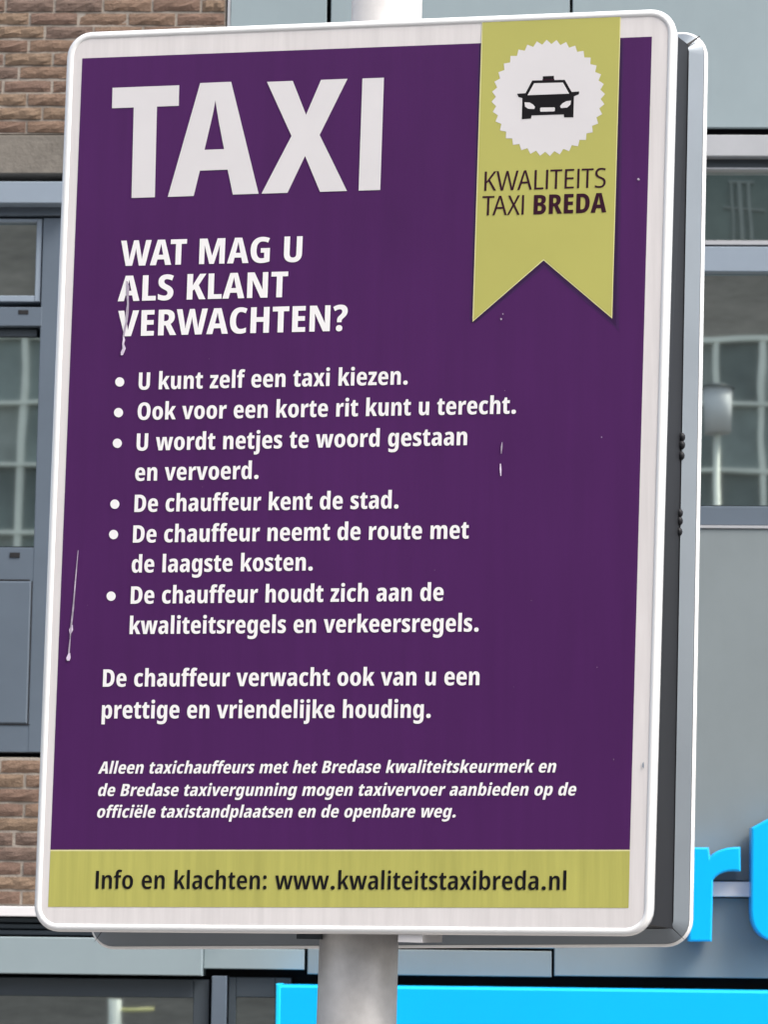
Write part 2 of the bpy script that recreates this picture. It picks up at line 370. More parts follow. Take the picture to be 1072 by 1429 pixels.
# ------------------------------------------------------------------ the building across the street, mirrored in the window glass
LV = 26.0                                               # its distance in front of the glass
def vl(px, py):
    """pixel -> (x, z) of what the flat glass mirrors at that pixel, on a plane LV in front of the facade"""
    P = hit(px, py, F0 - FN * LV, FN); return (P - F0).dot(FEX), P.z
opp = empty('brick_building', fp(0, 0, LV), 'long brown brick building with white gridded windows across the street behind the viewer', 'building')
def obox(mb, px0, py0, px1, py1, d0, d1):
    xa, za = vl(px0, 600)[0], vl(536, py1)[1]; xb, zb = vl(px1, 600)[0], vl(536, py0)[1]
    a = [(xa, za), (xb, za), (xb, zb), (xa, zb)]
    vs = [fp(x, z, LV - d0) for x, z in a] + [fp(x, z, LV - d1) for x, z in a]
    mb.add(vs, [(0, 1, 2, 3), (7, 6, 5, 4)] + [(i, i + 4, (i + 1) % 4 + 4, (i + 1) % 4) for i in range(4)])
mb = MB(); obox(mb, -900, 150, 2100, 466, -0.5, 0.0); obox(mb, -900, 800, 2100, 1530, -0.5, 0.02); mb.build('wall', M['far_brick'], opp)
gz = [MB(), MB(), MB()]; rnd = random.Random(5)
for k in range(-14, 32):
    for ya_, yb_ in ((472, 558), (560, 650), (652, 742), (744, 799)):
        obox(gz[rnd.choice((0, 0, 1, 2))], 28 + 65 * k + 3.9, ya_, 28 + 65 * (k + 1) - 3.9, yb_, -0.3, -0.1 - rnd.uniform(0, .02))
for g_, m_ in zip(gz, ('far_glass', 'far_glass_dark', 'far_blind')):
    o = g_.build('glazing', M[m_], opp); o['kind'] = 'stuff'
mb = MB(); obox(mb, 840, 225, 2100, 352, -0.2, 0.05); mb.build('upper_panel', M['far_green'], opp)
mb = MB()
for k in range(-14, 32):
    x = 28 + 65 * k; obox(mb, x - 3.8, 468, x + 3.8, 800, -0.1, 0.03)
for y, h in ((470, 4), (559, 2.6), (651, 2.6), (743, 2.6), (798, 4)): obox(mb, -900, y - h, 2100, y + h, -0.1, 0.05)
o = mb.build('window_muntins', M['far_muntin'], opp); o['kind'] = 'stuff'
mb = MB()
obox(mb, 1020, 248, 1060, 251, 0, .1)
for x, h_ in ((1024, 1.5), (1037, 3.0), (1051, 2.2)): obox(mb, x - h_, 250, x + h_, 333, 0.0, 0.10)
obox(mb, 1010, 289, 1075, 291, 0.0, 0.09); mb.build('small_window', M['far_blind'], opp)
# white post with a yellow arm mirrored in the shop window
q = LV - 6
def vq(px, py):
    P = hit(px, py, F0 - FN * q, FN); return (P - F0).dot(FEX), P.z
xp, zp = vq(158, 1392); pst = empty('signal_post', fp(xp, 0, q), 'white roadside post with a yellow arm standing behind the viewer', 'post')
def cyl(name, a, b, r0, r1, m, parent, n=32, caps=True):
    a, b = Vector(a), Vector(b); ax = (b - a).normalized(); s_ = ax.orthogonal().normalized(); t_ = ax.cross(s_)
    vs = []; fs = []
    for p, r in ((a, r0), (b, r1)):
        for i in range(n): an = 2 * math.pi * i / n; vs.append(p + s_ * math.cos(an) * r + t_ * math.sin(an) * r)
    for i in range(n): j = (i + 1) % n; fs.append((i, j, n + j, n + i))
    o = None
    if caps: fs += [tuple(range(n - 1, -1, -1)), tuple(range(n, 2 * n))]
    me_o = mesh(name, vs, fs, m, parent)
    for f in me_o.data.polygons: f.use_smooth = len(f.vertices) == 4
    return me_o
cyl('column', fp(xp, 0, q), fp(xp, zp, q), .075, .075, M['far_muntin'], pst)
lx, lz = vq(1003, 572); lmp = empty('street_lamp', fp(lx, 0, q), 'white cylindrical lantern on a thin post standing behind the viewer', 'street lamp')
cyl('post', fp(lx, 0, q), fp(lx, lz - .27, q), .05, .04, M['far_muntin'], lmp); cyl('lantern', fp(lx, lz - .27, q), fp(lx, lz + .27, q), .17, .19, M['strip_white'], lmp)
cyl('lantern_cap', fp(lx, lz + .272, q), fp(lx, lz + .32, q), .23, .10, M['frame_dark'], lmp)
xa, za = vq(214, 1408); cyl('arm', fp(xp, za, q), fp(xa, za, q), .025, .02, M['lamp_yellow'], pst)

# ================================================================== TAXI SIGN
SW, SH, YAW, LEAN_F, LEAN_S = 0.88, 1.2925, 0.2101, 0.0004, 0.0158
ST = Vector((-0.04841, 3.91077, CAMZ + 0.63875))
SD = 0.198                                              # depth of the whole box
def rotm(ya, la, lbb):
    c, s = math.cos(ya), math.sin(ya); Z = Matrix(((c, s, 0), (-s, c, 0), (0, 0, 1)))
    c, s = math.cos(la), math.sin(la); X = Matrix(((1, 0, 0), (0, c, -s), (0, s, c)))
    c, s = math.cos(lbb), math.sin(lbb); Y = Matrix(((c, 0, s), (0, 1, 0), (-s, 0, c)))
    return Z @ Y @ X
SR = rotm(YAW, LEAN_F, LEAN_S)
SX, SY, SZ = SR.col[0].copy(), SR.col[1].copy(), SR.col[2].copy()       # along the board, away from the viewer, up
def spl(px, py, d):
    P = hit(px, py, ST + SY * d, SY) - ST; return P.dot(SX), P.dot(SZ)
def solve(A, b):
    n = len(A); A = [r[:] + [v] for r, v in zip(A, b)]
    for i in range(n):
        p = max(range(i, n), key=lambda r: abs(A[r][i])); A[i], A[p] = A[p], A[i]
        for r in range(n):
            if r != i:
                k = A[r][i] / A[i][i]; A[r] = [x - k * y for x, y in zip(A[r], A[i])]
    return [A[i][n] / A[i][i] for i in range(n)]
def homog(src, dst):
    A = []; b = []
    for (x, y), (X, Y) in zip(src, dst):
        A.append([x, y, 1, 0, 0, 0, -X * x, -X * y]); b.append(X); A.append([0, 0, 0, x, y, 1, -Y * x, -Y * y]); b.append(Y)
    h = solve(A, b)
    return lambda x, y: ((h[0] * x + h[1] * y + h[2]) / (h[6] * x + h[7] * y + 1), (h[3] * x + h[4] * y + h[5]) / (h[6] * x + h[7] * y + 1))
RECT = [(0, SH), (SW, SH), (SW, 0), (0, 0)]
QF = [spl(*p, 0) for p in ((92.5, 44), (945.3, 9.5), (910, 1307), (44, 1300))]
QB = [spl(*p, SD) for p in ((172, 79), (990, 47), (968, 1321.5), (128, 1325))]
HF, HB, HFi = homog(RECT, QF), homog(RECT, QB), homog(QF, RECT)
def sp_(u, v, d=0.0, back=False):
    x, z = (HB if back else HF)(u, v); return ST + SX * x + SZ * z + SY * d
def uv(px, py): return HFi(*spl(px, py, 0))
def rr(ins, rad, nseg=7):
    r = max(rad - ins, 0.001); out = []
    for cx_, cy_, a0 in ((SW - ins - r, SH - ins - r, 0), (ins + r, SH - ins - r, 90), (ins + r, ins + r, 180), (SW - ins - r, ins + r, 270)):
        for k in range(nseg + 1):
            a = math.radians(a0 + 90 * k / nseg); out.append((cx_ + r * math.cos(a), cy_ + r * math.sin(a)))
    return out
RAD = 0.037
def loops_mesh(name, prof, m, parent, back=False, cap0=False, cap1=False):
    vs = []; fs = []; n = None
    for ins, d in prof:
        L_ = rr(ins, RAD); n = len(L_); vs += [sp_(u, v, d, back) for u, v in L_]
    for k in range(len(prof) - 1):
        for i in range(n): j = (i + 1) % n; fs.append((k * n + i, k * n + j, (k + 1) * n + j, (k + 1) * n + i))
    if cap0: fs.append(tuple(range(n - 1, -1, -1)))
    if cap1: fs.append(tuple((len(prof) - 1) * n + i for i in range(n)))
    o = mesh(name, vs, fs, m, parent)
    for f in o.data.polygons: f.use_smooth = len(f.vertices) == 4
    return o
axis_lo = hit(500.5, 1330, ST + SY * SD * .5, SY); axis_hi = hit(540, 10, ST + SY * SD * .5, SY); ad = (axis_hi - axis_lo)
foot = axis_lo - ad * (axis_lo.z / ad.z); top = axis_hi + ad * 0.30
sign = empty('taxi_sign', foot, 'purple double sided taxi information board with white rim on a grey metal pole', 'sign')
rad_at = lambda t: 0.0605 + (0.0518 - 0.0605) * t
cyl('pole', foot, top, 0.0605 * 1.03, 0.0505, M['pole'], sign, 64)
fb = loops_mesh('front_board', [(0.030, 0.030), (0.006, 0.029), (0.001, 0.027), (0, 0.023), (0, 0.008), (0.0012, 0.0035), (0.004, 0.0008), (0.0075, 0), (0.0105, 0.0010), (0.0115, 0.0022)], M['rim_white'], sign)
def flat(name, P, d, m, parent, back=False):
    T_ = tessellate_polygon([[Vector((x, y, 0)) for x, y in P]])
    return mesh(name, [sp_(u, v, d, back) for u, v in P], [tuple(t) for t in T_], m, parent)
face = flat('face_plate', rr(0.0113, RAD), 0.0020, M['sign_white'], fb)
def upx(pts): return [uv(*p) for p in pts]
D0 = 0.0020
pan = flat('printed_panel', upx([(114, 81), (910.2, 50.6), (879.3, 1187), (69.3, 1187)]), D0 - .0003, M['purple'], fb)
flat('lime_band', upx([(69.3, 1187.3), (879.3, 1187.3), (877.6, 1267), (66, 1265.5)]), D0 - .0003, M['lime'], fb)
flat('band_edge', upx([(69.3, 1185.8), (879.3, 1185.8), (879.3, 1187.8), (69.3, 1187.8)]), D0 - .0004, M['ribbon_edge'], fb)
# ribbon: printed drop shadow in darker purples, pale edge and lime face
rib = [(672.7, 28.5), (866.8, 21.0), (854.7, 444.4), (758.8, 363), (659.4, 449)]
flat('ribbon_print_shadow', upx([(668, 60), (870.5, 55), (864, 462), (855, 453), (759.5, 373), (668, 447), (655, 447)]), D0 - .0004, M['purple_deep'], fb)
flat('ribbon_print_shadow', upx([(669.5, 60), (868.8, 55), (860, 455), (854.8, 449.5), (759, 368.5), (663, 450.5), (657, 449.5)]), D0 - .0005, M['purple_deeper'], fb)
flat('ribbon_edge', upx(rib), D0 - .0007, M['ribbon_edge'], fb)
flat('ribbon', upx([(674.2, 28.5), (865.6, 21.0), (853.6, 441.5), (758.8, 361), (661.2, 446)]), D0 - .0009, M['ribbon_lime'], fb)
seal = []
for k in range(72):
    a = 2 * math.pi * k / 72 + .04; r = 1.0 if k % 2 else 0.925
    seal.append((765.4 + 79.3 * r * math.cos(a) - 1.5 * math.sin(a) * r, 136.4 + 81.3 * r * math.sin(a) - 1.6 * math.cos(a) * r))
c_ = uv(765.4, 136.4); P = upx(seal)
mesh('seal', [sp_(u, v, D0 - .0011) for u, v in P + [c_]], [(i, (i + 1) % 72, 72) for i in range(72)], M['letter_grey'], fb)
crp = lambda L_: upx([(x / 4.123 + 640, y / 4.123 + 10) for x, y in L_])
car = crp([(425, 421), (612, 417), (652, 487), (695, 484), (694, 500), (665, 512), (662, 633), (608, 633), (607, 616), (421, 622), (418, 640), (365, 644), (368, 522), (346, 516), (337, 497), (386, 494)])
taxi_icon = flat('car_pictogram', car, D0 - .0013, M['ink'], fb)
shapes = [[(436, 437), (602, 433), (638, 497), (398, 506)], [(380, 547), (410, 548), (430, 560), (441, 573), (437, 585), (402, 584), (384, 572)],
          [(648, 537), (622, 540), (600, 552), (585, 569), (590, 580), (626, 577), (645, 560)], [(471, 580), (476, 577), (552, 576), (556, 580), (555, 596), (550, 599), (474, 601), (470, 597)]]
for s_ in shapes: flat('pictogram_cutout', crp(s_), D0 - .0015, M['letter_grey'], taxi_icon)
flat('roof_light', crp([(486, 397), (550, 394), (550, 412), (486, 414)]), D0 - .0013, M['ink'], fb)
flat('roof_light_base', crp([(484, 412.5), (552, 411), (553, 421), (484, 423)]), D0 - .0012, M['purple_ink'], fb)

